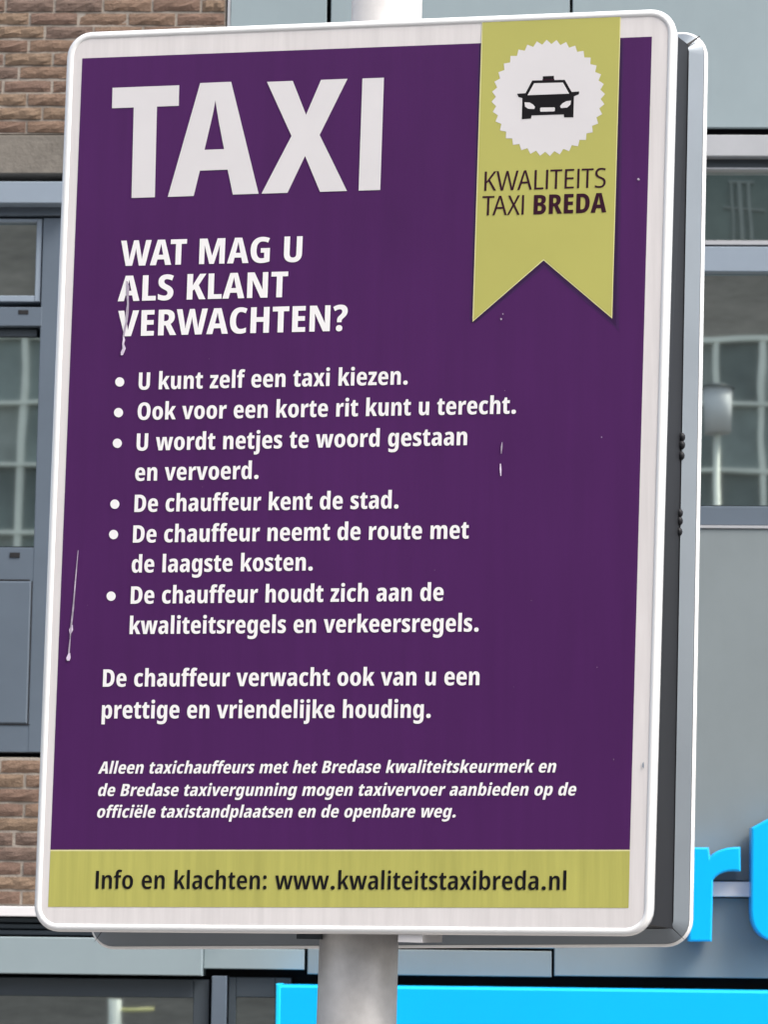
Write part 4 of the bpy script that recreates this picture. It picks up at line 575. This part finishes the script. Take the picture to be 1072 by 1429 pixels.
GW = M['letter_grey']; LW = M['letter_white']
letter_quad('T', (152.5, 277), (246, 274), (156.3, 122.2), GW)
letter_quad('A', (233.5, 274.5), (360.5, 270), (237.5, 117.5), GW)
letter_quad('X', (364.5, 270), (484, 266.2), (369.5, 114), GW)
letter_quad('I', (500.3, 265.8), (530.5, 264.8), (505.6, 109.2), GW)
text('WAT MAG U', (167, 371), (420.8, 365), 36, LW, track=0)
text('ALS KLANT', (163.5, 420.3), (400.8, 414.3), 36, LW)
text('VERWACHTEN?', (163, 469.3), (484.2, 461.3), 36.3, LW)
body = [('U kunt zelf een taxi kiezen.', (192.5, 543.7), (568.8, 536.3)), ('Ook voor een korte rit kunt u terecht.', (191.0, 585.8), (720, 577)),
        ('U wordt netjes te woord gestaan', (189.6, 628.8), (651.7, 621)), ('en vervoerd.', (187.8, 671), (360.2, 668)),
        ('De chauffeur kent de stad.', (186.7, 714.4), (556, 709.3)), ('De chauffeur neemt de route met', (184.6, 757.2), (654, 751.4)),
        ('de laagste kosten.', (182.8, 799), (436, 796)), ('De chauffeur houdt zich aan de', (181.5, 842.5), (618.7, 838.2)),
        ('kwaliteitsregels en verkeersregels.', (179.9, 884.8), (667.9, 881.2)), ('De chauffeur verwacht ook van u een', (142.6, 958.3), (668.9, 956)),
        ('prettige en vriendelijke houding.', (141, 1002.6), (601, 1001.6))]
for t, L, R in body: text(t, L, R, 24.3, LW)
for t, L, R in [('Alleen taxichauffeurs met het Bredase kwaliteitskeurmerk en', (136, 1079.6), (776.4, 1077.9)),
                ('de Bredase taxivergunning mogen taxivervoer aanbieden op de', (136, 1110.9), (804.4, 1110)),
                ('officiële taxistandplaatsen en de openbare weg.', (134.6, 1141), (636, 1140.6))]: text(t, L, R, 16.8, LW, shear=0.19)
text('Info en klachten: www.kwaliteitstaxibreda.nl', (132.5, 1240.2), (790.3, 1241.8), 24.8, M['ink'], 'i')
text('KWALITEITS', (676.0, 266.2), (845.5, 261.3), 27, M['purple_ink'], 'l', depth=.0013)
text('TAXI', (672.7, 300.6), (731, 299.2), 27, M['purple_ink'], 'l', depth=.0013)
text('BREDA', (744.8, 299.0), (846.6, 296), 27, M['purple_ink'], 'b', depth=.0013)
def blob(name, cx_, cy_, rx, ry, m, n=20, jit=0.0, depth=.0009, parent=None):
    rnd = random.Random(int(cx_ * 7 + cy_)); P = upx([(cx_ + rx * (1 + rnd.uniform(-jit, jit)) * math.cos(2 * math.pi * k / n), cy_ + ry * (1 + rnd.uniform(-jit, jit)) * math.sin(2 * math.pi * k / n)) for k in range(n)])
    return flat(name, P, D0 - depth, m, parent or fb)
for x, y in [(166.4, 532.8), (164.7, 575.6), (163, 618.4), (159.5, 703.4), (157.8, 745.8), (154.3, 831.8)]: blob('bullet_point', x, y, 6.4, 6.6, LW)
# dried drips, scratches and specks on the print
def streak(name, pts, m, depth=.0016):
    L_ = []; R_ = []
    for x, y, wd_ in pts: L_.append((x - wd_ / 2, y)); R_.append((x + wd_ / 2, y))
    return flat(name, upx(L_ + R_[::-1]), D0 - depth, m, fb)
streak('drip_stain', [(176.5, 392, 1.5), (178, 400, 4), (177.6, 412, 3.4), (178.2, 424, 2.6), (177, 436, 4.2), (176.4, 448, 2.6), (173.5, 460, 3), (171.8, 470, 2)], M['smear'])
streak('drip_stain', [(171.6, 468, 1.5), (172.6, 474, 3.2), (171.4, 480, 2.6), (172.8, 486, 4.6), (170.6, 491, 5), (169.6, 495.5, 3)], M['scratch'])
streak('scratch', [(108.5, 768, .8), (106.5, 790, 1.4), (104, 820, 1.8), (101.5, 850, 2.2), (99, 872, 2.4), (97.3, 890, 1.6)], M['smear'])
streak('scratch', [(100, 872, 2), (98.6, 879, 5.5), (97.8, 884, 2)], M['scratch'])
streak('scratch', [(97.8, 886, 1), (96.4, 902, 2), (95.5, 912, 2.2)], M['smear'])
streak('scratch', [(96.2, 911, 2.2), (95.0, 918, 6), (94.6, 922, 3.5)], M['scratch'])
streak('scratch', [(701, 617, .8), (700.3, 624, 2.2), (699.8, 633, 1)], M['smear'])
streak('scratch', [(698.6, 647, 1.5), (698.8, 655, 2.6), (699.3, 664, 1.2)], M['scratch'])
for x, y, r in [(891.5, 250, 1.8), (699.5, 445, 1.5), (702, 438, 1), (383, 1136, 1.6), (390, 866, 1), (840, 610, .9)]: blob('dirt_speck', x, y, r, r * .9, M['smear'], 10, .3, .0016)
rs = random.Random(11)
for k in range(12):
    r_ = rs.uniform(.4, .8); blob('dirt_speck', rs.uniform(110, 860), rs.uniform(480, 1170), r_, r_ * rs.uniform(.6, 1.6), M['faint_dirt'], 8, .35, .0016)
blob('dirt_speck', 898, 1068, 1.2, 4, M['frame_light'], 10, .3, .0016)

# rear board: rim, sloped flange facing the viewer, dark core box between the boards
rb = loops_mesh('rear_board', [(0.012, SD), (0.003, SD - .001), (0, SD - .004), (0, SD - .0115), (0.0015, SD - .0150), (0.0040, SD - .0170)], M['rim_white'], sign, True, cap0=True)
loops_mesh('flange', [(0.0045, SD - .0182), (0.0250, SD - .036)], M['flange'], rb, True)
vs = []
def core_ring(ins, d, back): return [sp_(u, v, d, back) for u, v in ((ins, ins), (SW - ins, ins), (SW - ins, SH - ins), (ins, SH - ins))]
vs = core_ring(0.019, 0.026, False) + core_ring(0.0255, SD - .032, True)
mesh('box_core', vs, [(0, 1, 5, 4), (1, 2, 6, 5), (2, 3, 7, 6), (3, 0, 4, 7)], M['core'], sign)
# open mitre joints in the corners of the rear flange
def mitre(u0, v0, u1, v1, wd_):
    a, b = Vector((u0, v0)), Vector((u1, v1)); n_ = Vector((-(b - a).y, (b - a).x)).normalized() * wd_
    P_ = [a - n_, a + n_, b + n_ * .35, b - n_ * .35]; dd = [SD - .0385, SD - .0385, SD - .0245, SD - .0245]
    mesh('mitre_joint', [sp_(p.x, p.y, d_, True) for p, d_ in zip(P_, dd)], [(0, 1, 2, 3)], M['seam'], rb)
mitre(SW - .0275, SH - .0275, SW - .0105, SH - .0105, .0022); mitre(SW - .0275, .0275, SW - .0105, .0105, .0007)
mitre(.0275, .0275, .0105, .0105, .0007); mitre(.0275, SH - .0275, .0105, SH - .0105, .0018)
# rubbery sealant lumps squeezed out of the core joint on the right
for y0 in (610, 716):
    for k, (dy, r) in enumerate(((0, 4.6), (11, 4.8), (26, 4.6))):
        u, v = HFi(*spl(956 - (y0 - 610) * .03, y0 + dy, 0)); bm = bmesh.new(); bmesh.ops.create_icosphere(bm, subdivisions=2, radius=r / 984 * 1.15)
        C_ = hit(951.9 - (y0 + dy - 610) * .03, y0 + dy, ST + SY * (SD - .038), SY)
        vs = [C_ + Vector((v_.co.x, v_.co.y, v_.co.z * 1.25)) for v_ in bm.verts]; fs = [tuple(v_.index for v_ in f.verts) for f in bm.faces]; bm.free()
        mesh('sealant_lump', vs, fs, M['core'], sign, True)
# bracket clamping the boards to the pole
def sbox(name, px, d0, d1, m, parent):
    x0, z1 = spl(px[0], px[1], d0); x1, z0 = spl(px[2], px[3], d0); g = lambda x, z, d: ST + SX * x + SZ * z + SY * d
    vs = [g(x, z, d) for d in (d0, d1) for x, z in ((x0, z0), (x1, z0), (x1, z1), (x0, z1))]
    return mesh(name, vs, [(0, 1, 2, 3), (7, 6, 5, 4), (0, 4, 5, 1), (1, 5, 6, 2), (2, 6, 7, 3), (3, 7, 4, 0)], m, parent)
sbox('bracket', (556, 1300, 589.5, 1315.5), 0.006, 0.15, M['strip_white'], sign)
sbox('bracket', (414, 1300, 446, 1311), 0.05, 0.15, M['frame_dark'], sign)
